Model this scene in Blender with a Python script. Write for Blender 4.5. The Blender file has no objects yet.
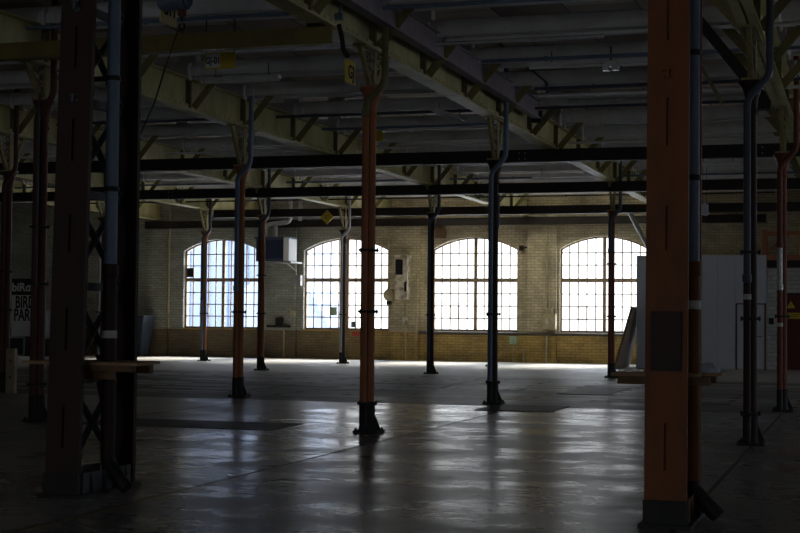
import bpy, bmesh, math, random
from mathutils import Vector, Matrix
random.seed(7)
S = bpy.context.scene
COL = S.collection

# ------------------------------------------------------------------ materials
def nodes_of(name):
    m = bpy.data.materials.new(name); m.use_nodes = True
    nt = m.node_tree
    return m, nt, nt.nodes['Principled BSDF']

def paint(name, c, rough=.55, wear=None, amount=.35, scale=6., metal=0., bump=.0, streak=1.):
    m, nt, b = nodes_of(name)
    tc = nt.nodes.new('ShaderNodeTexCoord'); mp = nt.nodes.new('ShaderNodeMapping')
    mp.inputs['Scale'].default_value = (1, 1, streak)
    n = nt.nodes.new('ShaderNodeTexNoise'); n.inputs['Scale'].default_value = scale; n.inputs['Detail'].default_value = 8; n.inputs['Roughness'].default_value = .65
    r = nt.nodes.new('ShaderNodeValToRGB')
    r.color_ramp.elements[0].position = .42; r.color_ramp.elements[1].position = .72
    w = wear or tuple(v * .55 for v in c)
    r.color_ramp.elements[0].color = (*c, 1)
    r.color_ramp.elements[1].color = (*[a + (q - a) * amount * 2 if amount < .5 else q for a, q in zip(c, w)], 1)
    nt.links.new(tc.outputs['Object'], mp.inputs['Vector']); nt.links.new(mp.outputs['Vector'], n.inputs['Vector'])
    nt.links.new(n.outputs['Fac'], r.inputs['Fac']); nt.links.new(r.outputs['Color'], b.inputs['Base Color'])
    b.inputs['Roughness'].default_value = min(1, rough + .08); b.inputs['Metallic'].default_value = metal; b.inputs['Specular IOR Level'].default_value = .28
    if bump:
        bp = nt.nodes.new('ShaderNodeBump'); bp.inputs['Strength'].default_value = bump; bp.inputs['Distance'].default_value = .01
        nt.links.new(n.outputs['Fac'], bp.inputs['Height']); nt.links.new(bp.outputs['Normal'], b.inputs['Normal'])
    return m

M = {}
M['amber'] = paint('dark orange paint', (.18, .058, .013), .5, (.09, .03, .01), .4, 5, streak=.3)
M['orange'] = paint('orange paint', (.34, .135, .055), .5, (.19, .075, .035), .4, 5, streak=.3)
M['rust'] = paint('dark red brown paint', (.032, .014, .011), .5, (.018, .010, .009), .4, 5, streak=.3)
M['rust_red'] = paint('worn red paint', (.17, .05, .03), .5, (.07, .03, .02), .4, 6, streak=.3)
M['rust_mid'] = paint('red brown column paint', (.085, .034, .025), .5, (.045, .02, .016), .4, 5, streak=.3)
M['black'] = paint('black paint', (.013, .013, .014), .5, (.03, .027, .025), .3, 8)
M['olive'] = paint('olive cream girder paint', (.47, .44, .22), .5, (.28, .25, .11), .45, 2.2, streak=.35)
M['olive_dark'] = paint('olive brown paint', (.16, .14, .065), .5, (.09, .075, .04), .4, 6)
M['olive_mid'] = paint('olive strut paint', (.27, .235, .10), .5, (.16, .13, .06), .4, 6)
M['lace'] = paint('blue grey skylit lacing', (.085, .095, .115), .5, (.05, .05, .06), .4, 5)  # skylight on the bars is put into this blue grey
M['crane'] = paint('mustard crane paint', (.17, .14, .035), .45, (.09, .075, .03), .4, 4)
M['blue'] = paint('blue grey pipe paint', (.15, .21, .30), .38, (.09, .12, .17), .4, 5, streak=.3)
M['blue_dark'] = paint('dark blue pipe paint', (.065, .085, .12), .4, (.04, .05, .07), .4, 5, streak=.3)
M['zinc'] = paint('galvanised metal', (.42, .43, .44), .35, (.28, .28, .28), .4, 7, metal=.6)
M['beam'] = paint('dark steel beam', (.020, .016, .015), .55, (.035, .025, .02), .4, 4)
M['rail'] = paint('purple grey rail steel', (.27, .235, .27), .38, (.18, .15, .165), .4, 4)
M['joist'] = paint('grey white joist paint', (.74, .74, .75), .55, (.55, .54, .53), .4, 2.5)
M['white'] = paint('white paint', (.72, .73, .74), .5, (.6, .6, .6), .3, 3)
M['cubicle'] = paint('grey white panel', (.46, .51, .60), .5, (.42, .46, .53), .3, 1.5)
M['yellow'] = paint('yellow sign enamel', (.58, .43, .02), .4, (.45, .33, .03), .3, 5)
M['cream'] = paint('cream sign enamel', (.7, .6, .33), .4, (.55, .45, .22), .3, 5)
M['ink'] = paint('black lettering', (.012, .012, .014), .5)
M['wood'] = paint('raw timber', (.34, .22, .12), .6, (.2, .12, .06), .45, 4, streak=.2)
M['wood_dark'] = paint('dark timber', (.16, .09, .045), .6, (.09, .05, .03), .45, 4)
M['bin'] = paint('dark blue plastic', (.028, .037, .05), .45, (.02, .027, .035), .3, 3)
M['grille'] = paint('dark blue grille', (.025, .035, .085), .5)
M['frame'] = paint('window frame paint', (.28, .20, .13), .5, (.18, .13, .09), .4, 6)
M['tape'] = paint('white tape', (.6, .62, .6), .5)
M['plastic'] = paint('crumpled pale plastic', (.50, .56, .68), .3)
M['paperwhite'] = paint('white board', (.62, .65, .68), .55, (.5, .52, .55), .3, 1.2)
M['boardblack'] = paint('black board', (.02, .022, .026), .6)
M['red_door'] = paint('dark red door paint', (.11, .022, .018), .5)
M['conduit'] = paint('painted conduit', (.42, .36, .22), .5)
M['boxcream'] = paint('peeling cream enamel', (.62, .55, .42), .5, (.08, .06, .05), .5, 4.5)
M['green'] = paint('pale green box', (.36, .5, .36), .5)
M['sticker_red'] = paint('red sticker', (.5, .06, .05), .5)
M['rubber'] = paint('black cable', (.015, .015, .017), .5)
M['leanboard'] = paint('weathered sheet', (.42, .34, .26), .55, (.2, .14, .1), .45, 2, streak=.5)
M['plate'] = paint('dark floor plate and patch', (.05, .048, .045), .45, (.08, .075, .07), .4, 3)
M['facade'] = paint('pale blue facade', (.23, .25, .29), .7, (.20, .22, .258), .3, .6)
M['roofing'] = paint('pale slate roof', (.2, .24, .33), .6)
M['sill'] = paint('dark sill paint', (.08, .065, .05), .5)

def brick_mat(name, upper, upper2, lower, lower2, dado, bw=.28, bh=.095, depth=.9, grey=None):
    m, nt, b = nodes_of(name)
    N, L = nt.nodes.new, nt.links.new
    tc = N('ShaderNodeTexCoord'); sep = N('ShaderNodeSeparateXYZ'); L(tc.outputs['Object'], sep.inputs[0])
    add = N('ShaderNodeMath'); add.operation = 'ADD'; L(sep.outputs['X'], add.inputs[0]); L(sep.outputs['Y'], add.inputs[1])
    cmb = N('ShaderNodeCombineXYZ'); L(add.outputs[0], cmb.inputs['X']); L(sep.outputs['Z'], cmb.inputs['Y'])
    br = N('ShaderNodeTexBrick'); br.inputs['Scale'].default_value = 1; br.inputs['Brick Width'].default_value = bw; br.inputs['Row Height'].default_value = bh
    br.inputs['Mortar Size'].default_value = .012; br.inputs['Mortar Smooth'].default_value = .6
    br.inputs['Color1'].default_value = (.84, .84, .84, 1); br.inputs['Color2'].default_value = (1.1, 1.1, 1.1, 1); br.inputs['Mortar'].default_value = (.5, .5, .5, 1)
    L(cmb.outputs[0], br.inputs['Vector'])
    n = N('ShaderNodeTexNoise'); n.inputs['Scale'].default_value = .9; n.inputs['Detail'].default_value = 9; n.inputs['Roughness'].default_value = .7
    L(tc.outputs['Object'], n.inputs['Vector'])
    def ramp(a, c):
        r = N('ShaderNodeValToRGB'); r.color_ramp.elements[0].position = .42; r.color_ramp.elements[1].position = .64
        r.color_ramp.elements[0].color = (*a, 1); r.color_ramp.elements[1].color = (*c, 1); L(n.outputs['Fac'], r.inputs['Fac']); return r
    ru, rl = ramp(upper, upper2), ramp(lower, lower2)
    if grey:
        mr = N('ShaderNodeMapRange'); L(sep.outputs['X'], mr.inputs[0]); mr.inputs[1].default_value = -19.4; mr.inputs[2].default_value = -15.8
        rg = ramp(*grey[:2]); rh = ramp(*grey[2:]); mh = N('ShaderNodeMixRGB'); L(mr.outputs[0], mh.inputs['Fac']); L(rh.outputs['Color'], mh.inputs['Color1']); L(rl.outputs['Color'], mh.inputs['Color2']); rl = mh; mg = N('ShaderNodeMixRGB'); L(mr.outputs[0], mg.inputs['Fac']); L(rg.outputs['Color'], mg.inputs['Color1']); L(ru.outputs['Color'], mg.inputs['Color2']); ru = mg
    gt = N('ShaderNodeMath'); gt.operation = 'GREATER_THAN'; L(sep.outputs['Z'], gt.inputs[0]); gt.inputs[1].default_value = dado
    mx = N('ShaderNodeMixRGB'); L(gt.outputs[0], mx.inputs['Fac']); L(rl.outputs['Color'], mx.inputs['Color1']); L(ru.outputs['Color'], mx.inputs['Color2'])
    mu = N('ShaderNodeMixRGB'); mu.blend_type = 'MULTIPLY'; mu.inputs['Fac'].default_value = 1
    L(mx.outputs['Color'], mu.inputs['Color1']); L(br.outputs['Color'], mu.inputs['Color2']); L(mu.outputs['Color'], b.inputs['Base Color'])
    bp = N('ShaderNodeBump'); bp.inputs['Strength'].default_value = depth; bp.inputs['Distance'].default_value = .012; bp.invert = True
    L(br.outputs['Fac'], bp.inputs['Height']); L(bp.outputs['Normal'], b.inputs['Normal'])
    b.inputs['Roughness'].default_value = .6
    return m
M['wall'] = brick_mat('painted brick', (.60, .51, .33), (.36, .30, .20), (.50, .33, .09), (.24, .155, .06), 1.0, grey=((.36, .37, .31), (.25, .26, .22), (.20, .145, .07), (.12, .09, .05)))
M['wall_plain'] = brick_mat('painted brick side', (.34, .36, .36), (.26, .28, .29), (.25, .23, .2), (.18, .17, .15), 1.0)
M['white_brick'] = brick_mat('white glazed brick', (.5, .5, .48), (.42, .43, .42), (.5, .5, .48), (.42, .43, .42), 0., .3, .13)

def floor_mat():
    m, nt, b = nodes_of('worn concrete floor')
    N, L = nt.nodes.new, nt.links.new
    tc = N('ShaderNodeTexCoord'); sep = N('ShaderNodeSeparateXYZ'); L(tc.outputs['Object'], sep.inputs[0])
    def noise(scale, sx=1, sy=1, detail=8, rough=.6):
        mp = N('ShaderNodeMapping'); mp.inputs['Scale'].default_value = (sx, sy, 1); L(tc.outputs['Object'], mp.inputs['Vector'])
        n = N('ShaderNodeTexNoise'); n.inputs['Scale'].default_value = scale; n.inputs['Detail'].default_value = detail; n.inputs['Roughness'].default_value = rough
        L(mp.outputs['Vector'], n.inputs['Vector']); return n.outputs['Fac']
    def math(op, a, c=None, clamp=False):
        n = N('ShaderNodeMath'); n.operation = op; n.use_clamp = clamp
        for i, v in enumerate((a, c)):
            if v is None: continue
            if isinstance(v, (int, float)): n.inputs[i].default_value = v
            else: L(v, n.inputs[i])
        return n.outputs[0]
    def remap(f, a, c, lo, hi):
        n = N('ShaderNodeMapRange'); L(f, n.inputs[0])
        for i, v in enumerate((a, c, lo, hi)): n.inputs[i + 1].default_value = v
        return n.outputs[0]
    def mix(f, c1, c2):
        n = N('ShaderNodeMixRGB')
        L(f, n.inputs['Fac'])
        for k, v in (('Color1', c1), ('Color2', c2)):
            if isinstance(v, tuple): n.inputs[k].default_value = (*v, 1)
            else: L(v, n.inputs[k])
        return n.outputs['Color']
    big = noise(.5, .5, 1.); fine = noise(5, 1, 1, 10, .7); streak = noise(1.1, .8, 1, 9, .72); mott = noise(1.7, 1, 1, 10, .75)
    col = mix(remap(big, .35, .65, 0, 1), (.24, .24, .25), (.34, .338, .335))
    col = mix(remap(fine, .45, .8, 0, .6), col, (.13, .128, .125))
    col = mix(remap(mott, .5, .68, 0, .6), col, (.10, .098, .097))
    # old block paving between the columns and the window wall, and the strip of it that is darkest
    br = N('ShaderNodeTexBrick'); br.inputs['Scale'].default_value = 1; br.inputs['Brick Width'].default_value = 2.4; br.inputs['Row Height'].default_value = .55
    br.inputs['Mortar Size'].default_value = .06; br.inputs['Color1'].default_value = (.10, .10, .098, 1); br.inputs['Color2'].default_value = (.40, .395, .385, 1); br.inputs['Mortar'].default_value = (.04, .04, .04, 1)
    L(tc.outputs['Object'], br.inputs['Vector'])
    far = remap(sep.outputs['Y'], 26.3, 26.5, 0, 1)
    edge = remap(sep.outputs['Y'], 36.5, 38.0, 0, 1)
    farcol = mix(edge, br.outputs['Color'], mix(remap(fine, .4, .7, 0, 1), (.50, .49, .47), (.34, .335, .325)))  # paler floor near the window wall, daylight put into the colour
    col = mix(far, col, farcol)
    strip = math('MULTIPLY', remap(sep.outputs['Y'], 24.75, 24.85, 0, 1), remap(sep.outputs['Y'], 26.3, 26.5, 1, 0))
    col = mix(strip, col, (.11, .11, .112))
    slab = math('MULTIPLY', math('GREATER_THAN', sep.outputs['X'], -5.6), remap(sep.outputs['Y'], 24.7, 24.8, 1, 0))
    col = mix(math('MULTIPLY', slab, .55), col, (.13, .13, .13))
    # joints of the slabs
    jx = None
    for x in (-5.62, -1.32, -10.4, 3.0):
        d = math('LESS_THAN', math('ABSOLUTE', math('SUBTRACT', sep.outputs['X'], x)), .022)
        jx = d if jx is None else math('MAXIMUM', jx, d)
    jx = math('MULTIPLY', jx, math('LESS_THAN', sep.outputs['Y'], 24.7))
    col = mix(jx, col, (.06, .057, .052))
    yl = math('MULTIPLY', math('MULTIPLY', math('LESS_THAN', math('ABSOLUTE', math('SUBTRACT', sep.outputs['X'], -5.56)), .035), math('LESS_THAN', sep.outputs['Y'], 13.2)), remap(fine, .35, .5, 0, .6))
    col = mix(yl, col, (.30, .20, .05))
    L(col, b.inputs['Base Color'])
    rough = math('ADD', remap(streak, .32, .68, .12, .38), math('MULTIPLY', jx, .4))
    rough = math('ADD', rough, math('MULTIPLY', slab, .05))
    rough = math('ADD', rough, math('MULTIPLY', math('MAXIMUM', strip, far), .22))
    rough = math('ADD', rough, math('MULTIPLY', remap(sep.outputs['X'], -9.6, -7.8, 1, 0), .13))
    L(rough, b.inputs['Roughness'])
    h = math('ADD', math('MULTIPLY', noise(1.2, .8, 1., 4, .5), .6), math('MULTIPLY', noise(30, 1, 1, 4, .7), .06))
    bp = N('ShaderNodeBump'); bp.inputs['Strength'].default_value = .22; bp.inputs['Distance'].default_value = .02
    L(h, bp.inputs['Height']); L(bp.outputs['Normal'], b.inputs['Normal'])
    L(math('SUBTRACT', .62, math('MULTIPLY', far, .45)), b.inputs['Specular IOR Level'])
    return m
M['floor'] = floor_mat()

def deck_mat():
    m, nt, b = nodes_of('roof boards')
    N, L = nt.nodes.new, nt.links.new
    tc = N('ShaderNodeTexCoord'); mp = N('ShaderNodeMapping'); mp.inputs['Rotation'].default_value = (0, 0, math.pi / 2); L(tc.outputs['Object'], mp.inputs['Vector'])
    br = N('ShaderNodeTexBrick'); br.inputs['Scale'].default_value = 1; br.inputs['Brick Width'].default_value = 2.34; br.inputs['Row Height'].default_value = 1.1
    br.inputs['Mortar Size'].default_value = .015; br.inputs['Color1'].default_value = (.17, .12, .085, 1); br.inputs['Color2'].default_value = (.62, .52, .41, 1); br.inputs['Mortar'].default_value = (.03, .025, .02, 1)
    L(mp.outputs['Vector'], br.inputs['Vector']); L(br.outputs['Color'], b.inputs['Base Color'])
    b.inputs['Roughness'].default_value = .55
    return m
M['deck'] = deck_mat()

def glass_mat(name='old window glass', tint=(.94, .955, .96)):
    m = bpy.data.materials.new(name); m.use_nodes = True
    nt = m.node_tree; nt.nodes.clear(); N, L = nt.nodes.new, nt.links.new
    o = N('ShaderNodeOutputMaterial'); t = N('ShaderNodeBsdfTransparent'); g = N('ShaderNodeBsdfGlossy'); mx = N('ShaderNodeMixShader'); f = N('ShaderNodeFresnel')
    t.inputs['Color'].default_value = (*tint, 1); g.inputs['Roughness'].default_value = .08; f.inputs['IOR'].default_value = 1.45
    L(f.outputs[0], mx.inputs[0]); L(t.outputs[0], mx.inputs[1]); L(g.outputs[0], mx.inputs[2]); L(mx.outputs[0], o.inputs['Surface'])
    return m
M['glass'] = glass_mat(); M['glass_warm'] = glass_mat('warm tinted added roof glass', (.95, .84, .64))  # warm tint colours the light of the added roof glazing

# ------------------------------------------------------------------ mesh builder
class MB:
    def __init__(s): s.v = []; s.f = []; s.sm = []
    def add(s, vs, fs, smooth=False):
        n = len(s.v); s.v += [tuple(v) for v in vs]; s.f += [tuple(i + n for i in f) for f in fs]; s.sm += [smooth] * len(fs); return s
    def box(s, x0, y0, z0, x1, y1, z1):
        return s.add([(x, y, z) for x in (x0, x1) for y in (y0, y1) for z in (z0, z1)],
                     [(0, 1, 3, 2), (4, 6, 7, 5), (0, 4, 5, 1), (2, 3, 7, 6), (0, 2, 6, 4), (1, 5, 7, 3)])
    def cb(s, cx, cy, cz, sx, sy, sz): return s.box(cx - sx / 2, cy - sy / 2, cz - sz / 2, cx + sx / 2, cy + sy / 2, cz + sz / 2)
    def frame_of(s, d, up=None):
        d = d.normalized(); u = Vector(up) if up else (Vector((0, 0, 1)) if abs(d.z) < .9 else Vector((0, 1, 0)))
        a = d.cross(u).normalized(); return a, a.cross(d).normalized()
    def bar(s, p, q, w, h, up=None):
        p, q = Vector(p), Vector(q); a, b = s.frame_of(q - p, up)
        vs = [o + a * i * w / 2 + b * j * h / 2 for o in (p, q) for i, j in ((-1, -1), (1, -1), (1, 1), (-1, 1))]
        return s.add(vs, [(0, 1, 2, 3), (7, 6, 5, 4), (0, 4, 5, 1), (1, 5, 6, 2), (2, 6, 7, 3), (3, 7, 4, 0)])
    def angle(s, p, q, w, t=.012, up=None):   # L section along p-q
        p, q = Vector(p), Vector(q); a, b = s.frame_of(q - p, up)
        s.bar(p, q, w, t, up); return s.bar(p + a * w / 2 + b * w / 2, q + a * w / 2 + b * w / 2, t, w, up)
    def tube(s, pts, r, n=12, cap=True):
        pts = [Vector(p) for p in pts]; rs = r if isinstance(r, (list, tuple)) else [r] * len(pts)
        vs = []; pa = None
        for i, p in enumerate(pts):
            d = (pts[min(i + 1, len(pts) - 1)] - pts[max(i - 1, 0)]).normalized()
            a = s.frame_of(d)[0] if pa is None else (pa - d * pa.dot(d)).normalized()
            pa = a; b = d.cross(a)
            vs += [p + (a * math.cos(2 * math.pi * k / n) + b * math.sin(2 * math.pi * k / n)) * rs[i] for k in range(n)]
        m = len(pts)
        s.add(vs, [(i * n + k, i * n + (k + 1) % n, (i + 1) * n + (k + 1) % n, (i + 1) * n + k) for i in range(m - 1) for k in range(n)], True)
        if cap: s.add(vs[:n], [tuple(range(n))[::-1]]); s.add(vs[-n:], [tuple(range(n))])
        return s
    def lathe(s, prof, c=(0, 0, 0), n=20):
        vs = [(c[0] + r * math.cos(2 * math.pi * k / n), c[1] + r * math.sin(2 * math.pi * k / n), c[2] + z) for r, z in prof for k in range(n)]
        m = len(prof)
        s.add(vs, [(i * n + k, i * n + (k + 1) % n, (i + 1) * n + (k + 1) % n, (i + 1) * n + k) for i in range(m - 1) for k in range(n)], True)
        s.add(vs[:n], [tuple(range(n))[::-1]]); return s.add(vs[-n:], [tuple(range(n))])
    def prism(s, poly, a0, a1, axis='Y'):   # polygon in the plane across the axis, extruded along it
        def p3(u, v, a): return {'Y': (u, a, v), 'X': (a, u, v), 'Z': (u, v, a)}[axis]
        n = len(poly); vs = [p3(u, v, a0) for u, v in poly] + [p3(u, v, a1) for u, v in poly]
        return s.add(vs, [tuple(range(n)), tuple(range(n, 2 * n))[::-1]] + [(i, i + n, (i + 1) % n + n, (i + 1) % n) for i in range(n)])
    def mesh(s, name, mat):
        me = bpy.data.meshes.new(name); me.from_pydata(s.v, [], s.f)
        bm = bmesh.new(); bm.from_mesh(me)
        for f, q in zip(bm.faces, s.sm): f.smooth = q
        bmesh.ops.recalc_face_normals(bm, faces=bm.faces); bm.to_mesh(me); bm.free()
        me.set_sharp_from_angle(angle=math.radians(50))
        me.materials.append(M[mat]); return me

def link(name, me, parent=None, loc=None):
    o = bpy.data.objects.new(name, me); COL.objects.link(o)
    if parent: o.parent = parent
    if loc: o.location = loc
    return o
def obj(name, mb, mat, parent=None, loc=None): return link(name, mb.mesh(name, mat), parent, loc)
def tag(o, label, cat, group=None, kind=None):
    o['label'] = label; o['category'] = cat
    if group: o['group'] = group
    o['kind'] = kind or 'thing'
    return o
def thing(name, label, cat, loc=(0, 0, 0), group=None):
    o = link(name, None, None, loc); return tag(o, label, cat, group)
def struct(o, label=None):
    o['kind'] = 'structure'
    if label: o['label'] = label
    return o
def text(name, body, size, mat, parent, loc, rot, depth=.003, sx=1.):
    c = bpy.data.curves.new(name, 'FONT'); c.body = body; c.size = size; c.extrude = depth; c.offset = .012 * size / .5; c.align_x = 'CENTER'; c.align_y = 'CENTER'
    o = bpy.data.objects.new(name, c); COL.objects.link(o); bpy.context.view_layer.update()
    me = bpy.data.meshes.new_from_object(o.evaluated_get(bpy.context.evaluated_depsgraph_get())); bpy.data.objects.remove(o)
    me.materials.clear(); me.materials.append(M[mat])
    o = link(name, me, parent, loc); o.rotation_euler = rot; o.scale = (sx, 1, 1); return o
def bend(pts, r=.08, n=5):
    pts = [Vector(p) for p in pts]; out = [pts[0]]
    for a, b, c in zip(pts, pts[1:], pts[2:]):
        u, w = (a - b), (c - b); q = min(r, u.length * .45, w.length * .45)
        p0, p1 = b + u.normalized() * q, b + w.normalized() * q
        out += [(p0 * (1 - t) ** 2 + b * 2 * t * (1 - t) + p1 * t * t) for t in [k / n for k in range(n + 1)]]
    return out + [pts[-1]]

# ------------------------------------------------------------------ dimensions
W = 49.87                        # window wall
XL, XR, YB = -32., 9., -9.       # left wall, right wall, wall behind
ROWX = {-4: -24.95, -3: -20.88, -2: -16.02, -1: -11.13, 0: -6.25, 1: -1.335}
ROWY = [11.35, 18.47, 25.48, 30.53, 38.15, 45.07]
GB, GT, DECK = 5.0, 5.55, 6.25   # girder bottom, top, roof deck
LINES = [8.98, 11.35, 13.72, 16.1, 18.47, 20.8, 23.14, 25.48, 28.0, 30.53, 33.07, 35.6, 38.15, 40.45, 42.76, 45.07, 47.4]

# ------------------------------------------------------------------ setting
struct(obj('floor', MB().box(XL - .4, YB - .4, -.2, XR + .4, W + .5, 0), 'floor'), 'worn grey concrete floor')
SKX, SKY = (-14.5, -6.5), (47.6, 48.9)      # added roof light, out of view, that brightens the window wall
ce = MB().box(XL - .4, YB - .4, DECK, XR + .4, SKY[0], DECK + .2).box(XL - .4, SKY[1], DECK, XR + .4, W + .5, DECK + .2)
ce.box(XL - .4, SKY[0], DECK, SKX[0], SKY[1], DECK + .2).box(SKX[1], SKY[0], DECK, XR + .4, SKY[1], DECK + .2)
struct(obj('ceiling', ce, 'deck'), 'brown timber roof deck')
sk = struct(link('window_5', None, None, (SKX[0], SKY[0], DECK + .1)), 'narrow added roof light, unseen, along the window wall')
m = MB()
for k in range(9): m.box(k - .03, 0, -.03, k + .03, 1.3, .03)
obj('glazing_bars', m, 'frame', sk); obj('pane', MB().box(0, 0, .03, 8, 1.3, .035), 'glass_warm', sk)
WX = [(-23.97, -20.95), (-19.25, -16.07), (-14.47, -11.43), (-9.96, -6.97)]
SILL, SPR, TOP = 1.04, 3.86, 4.29
def arch_z(x, x0, x1):
    h = (x1 - x0) / 2; rise = TOP - SPR; R = (h * h + rise * rise) / (2 * rise)
    return TOP - R + math.sqrt(max(R * R - (x - (x0 + x1) / 2) ** 2, 0))
wl = MB(); cur = XL - .4
for x0, x1 in WX:
    wl.box(cur, W, -.2, x0, W + .5, DECK); wl.box(x0, W, -.2, x1, W + .5, SILL)
    n = 16
    for k in range(n):
        a, b = x0 + (x1 - x0) * k / n, x0 + (x1 - x0) * (k + 1) / n
        wl.prism([(a, arch_z(a, x0, x1)), (b, arch_z(b, x0, x1)), (b, DECK), (a, DECK)], W, W + .5)
    cur = x1
wl.box(cur, W, -.2, XR + .4, W + .5, DECK)
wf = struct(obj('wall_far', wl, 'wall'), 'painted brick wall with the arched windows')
for i, (a, b) in enumerate(((-25.3, -24.55), (-20.46, -19.5), (-15.89, -14.9), (-11.05, -10.05))):
    struct(obj('trim_%d' % (i + 1), MB().box(a, W - .16, 0, b, W, GB), 'wall'), 'painted brick pilaster')
struct(obj('wall_left', MB().box(XL - .4, YB, -.2, XL, W, DECK), 'wall_plain'))
# unseen openings added behind and right of the camera for the dim front light
def holed(axis, pos, th, lo, hi, holes, z0, z1):
    m = MB(); c = lo
    def bx(a, b, p, q):
        m.box(pos, a, p, pos + th, b, q) if axis == 'X' else m.box(a, pos, p, b, pos + th, q)
    for a, b in holes:
        bx(c, a, -.2, DECK); bx(a, b, -.2, z0); bx(a, b, z1, DECK); c = b
    bx(c, hi, -.2, DECK); return m
RW = [(3., 4.6), (18.5, 20.5), (28., 31.), (37., 40.)]
BW = [(-13., -9.), (-5.5, -1.)]
struct(obj('wall_right', holed('X', XR, .4, YB, W, RW, 1.2, 4.2), 'wall_plain'))
struct(obj('wall_back', holed('Y', YB - .4, .4, XL, XR, BW, 1.2, 4.2), 'wall_plain'))

def portal(name, loc, rot, sx, sy):
    l = bpy.data.lights.new(name, 'AREA'); l.shape = 'RECTANGLE'; l.size = sx; l.size_y = sy; l.cycles.is_portal = True
    o = bpy.data.objects.new(name, l); COL.objects.link(o); o.location = loc; o.rotation_euler = rot; return o
P2 = math.pi / 2
for i, (x0, x1) in enumerate(WX): portal('window_daylight', ((x0 + x1) / 2, W + .55, (SILL + TOP) / 2), (-P2, 0, 0), x1 - x0, TOP - SILL)
for a, b in RW: portal('window_daylight', (XR + .45, (a + b) / 2, 2.7), (0, P2, 0), 3, b - a)  # portals of the added side openings
for a, b in BW: portal('window_daylight', ((a + b) / 2, YB - .45, 2.7), (P2, 0, 0), b - a, 3)  # portals of the added openings behind

portal('added_roof_daylight', ((SKX[0] + SKX[1]) / 2, (SKY[0] + SKY[1]) / 2, DECK + .25), (0, 0, 0), 8, 1.3)

# arched steel windows
for i, (x0, x1) in enumerate(WX):
    w = struct(link('window_%d' % (i + 1), None, None, ((x0 + x1) / 2, W + .22, SILL)), 'arched many-paned steel window')
    h = (x1 - x0) / 2; az = lambda x: arch_z(x, -h, h) - SILL
    fr = MB(); t = .05
    fr.box(-h, -.05, 0, -h + t, .05, SPR - SILL); fr.box(h - t, -.05, 0, h, .05, SPR - SILL); fr.box(-h, -.06, 0, h, .06, .06)
    for k in range(16):
        a, b = -h + 2 * h * k / 16, -h + 2 * h * (k + 1) / 16
        fr.prism([(a, az(a) - t), (b, az(b) - t), (b, az(b)), (a, az(a))], -.05, .05)
    obj('window_frame', fr, 'frame', w)
    obj('mullion', MB().box(-.055, -.05, .06, .055, .05, az(0) - t), 'frame', w)
    obj('transom', MB().box(-h + t, -.052, 1.70, h - t, .052, 1.83), 'frame', w)
    g = MB(); s = .018
    for k in range(1, 10):
        if k == 5: continue
        x = -h + 2 * h * k / 10
        g.box(x - s, -.02, .06, x + s, .02, az(x) - t)
    for z in (.44, .87, 1.30, 2.28, 2.70): g.box(-h + t, -.018, z - s, h - t, .018, z + s)
    xa = -h + 2 * h * 2 / 10; xb = -h + 2 * h * 3 / 10     # opening light
    for q in (xa, xb): g.box(q - .022, -.03, .44, q + .022, .03, .87)
    for z in (.44, .87): g.box(xa, -.03, z - .022, xb, .03, z + .022)
    obj('glazing_bars', g, 'frame', w)
    n = 16; pg = [(-h + 2 * h * k / n, az(-h + 2 * h * k / n) - .02) for k in range(n + 1)]
    gl = MB(); gl.add([(-h + .02, 0, .03), (h - .02, 0, .03)] + [(x, 0, z) for x, z in pg[::-1]], [tuple(range(n + 3))])
    obj('pane', gl, 'glass', w)
    obj('window_sill', MB().box(-h - .05, -.3, -.05, h + .05, -.05, 0), 'sill' if i > 1 else 'wall', w)
    if i == 0: obj('blanked_pane', MB().box(-h + .05, -.03, 1.86, -h + .3, -.02, 2.2), 'boardblack', w)
    if i == 1:
        obj('pane_sticker', MB().box(-h + .93, -.012, .5, -h + 1.2, -.006, .8), 'green', w)
        obj('pane_sticker', MB().box(.15, -.012, .08, .3, -.006, .3), 'blue', w)

# ------------------------------------------------------------------ outside, seen through the panes
struct(obj('ground_outside', MB().box(-150, W + .6, -.4, 90, 190, -.2), 'joist'))
hb = thing('factory_building', 'pale blue building seen through the leftmost arched window', 'building', (-42, 82, -.2))
obj('facade', MB().box(-9, 0, 0, 8.6, 10, 8.), 'facade', hb)
f = MB()
for k in range(14): f.box(-8.5 + k * 1.25, -.12, .6, -8.2 + k * 1.25, 0, 7.2)
obj('wall_ribs', f, 'roofing', hb)
obj('roof', MB().prism([(-9.3, 7.9), (9, 7.9), (7, 10.), (-7, 10.)], -.3, 10.3), 'roofing', hb)
hb = thing('outside_shed', 'pale gabled shed seen through the second arched window', 'building', (-31.6, 78, -.2))
obj('facade', MB().prism([(-2.4, 0), (2.9, 0), (2.9, 1.2), (.4, 5.4), (-2.4, 3.)], 0, 3.5), 'facade', hb)
obj('roof', MB().prism([(3.05, 1.1), (3.1, 1.25), (.4, 5.7), (.3, 5.4)], -.3, 3.6), 'roofing', hb)

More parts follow.
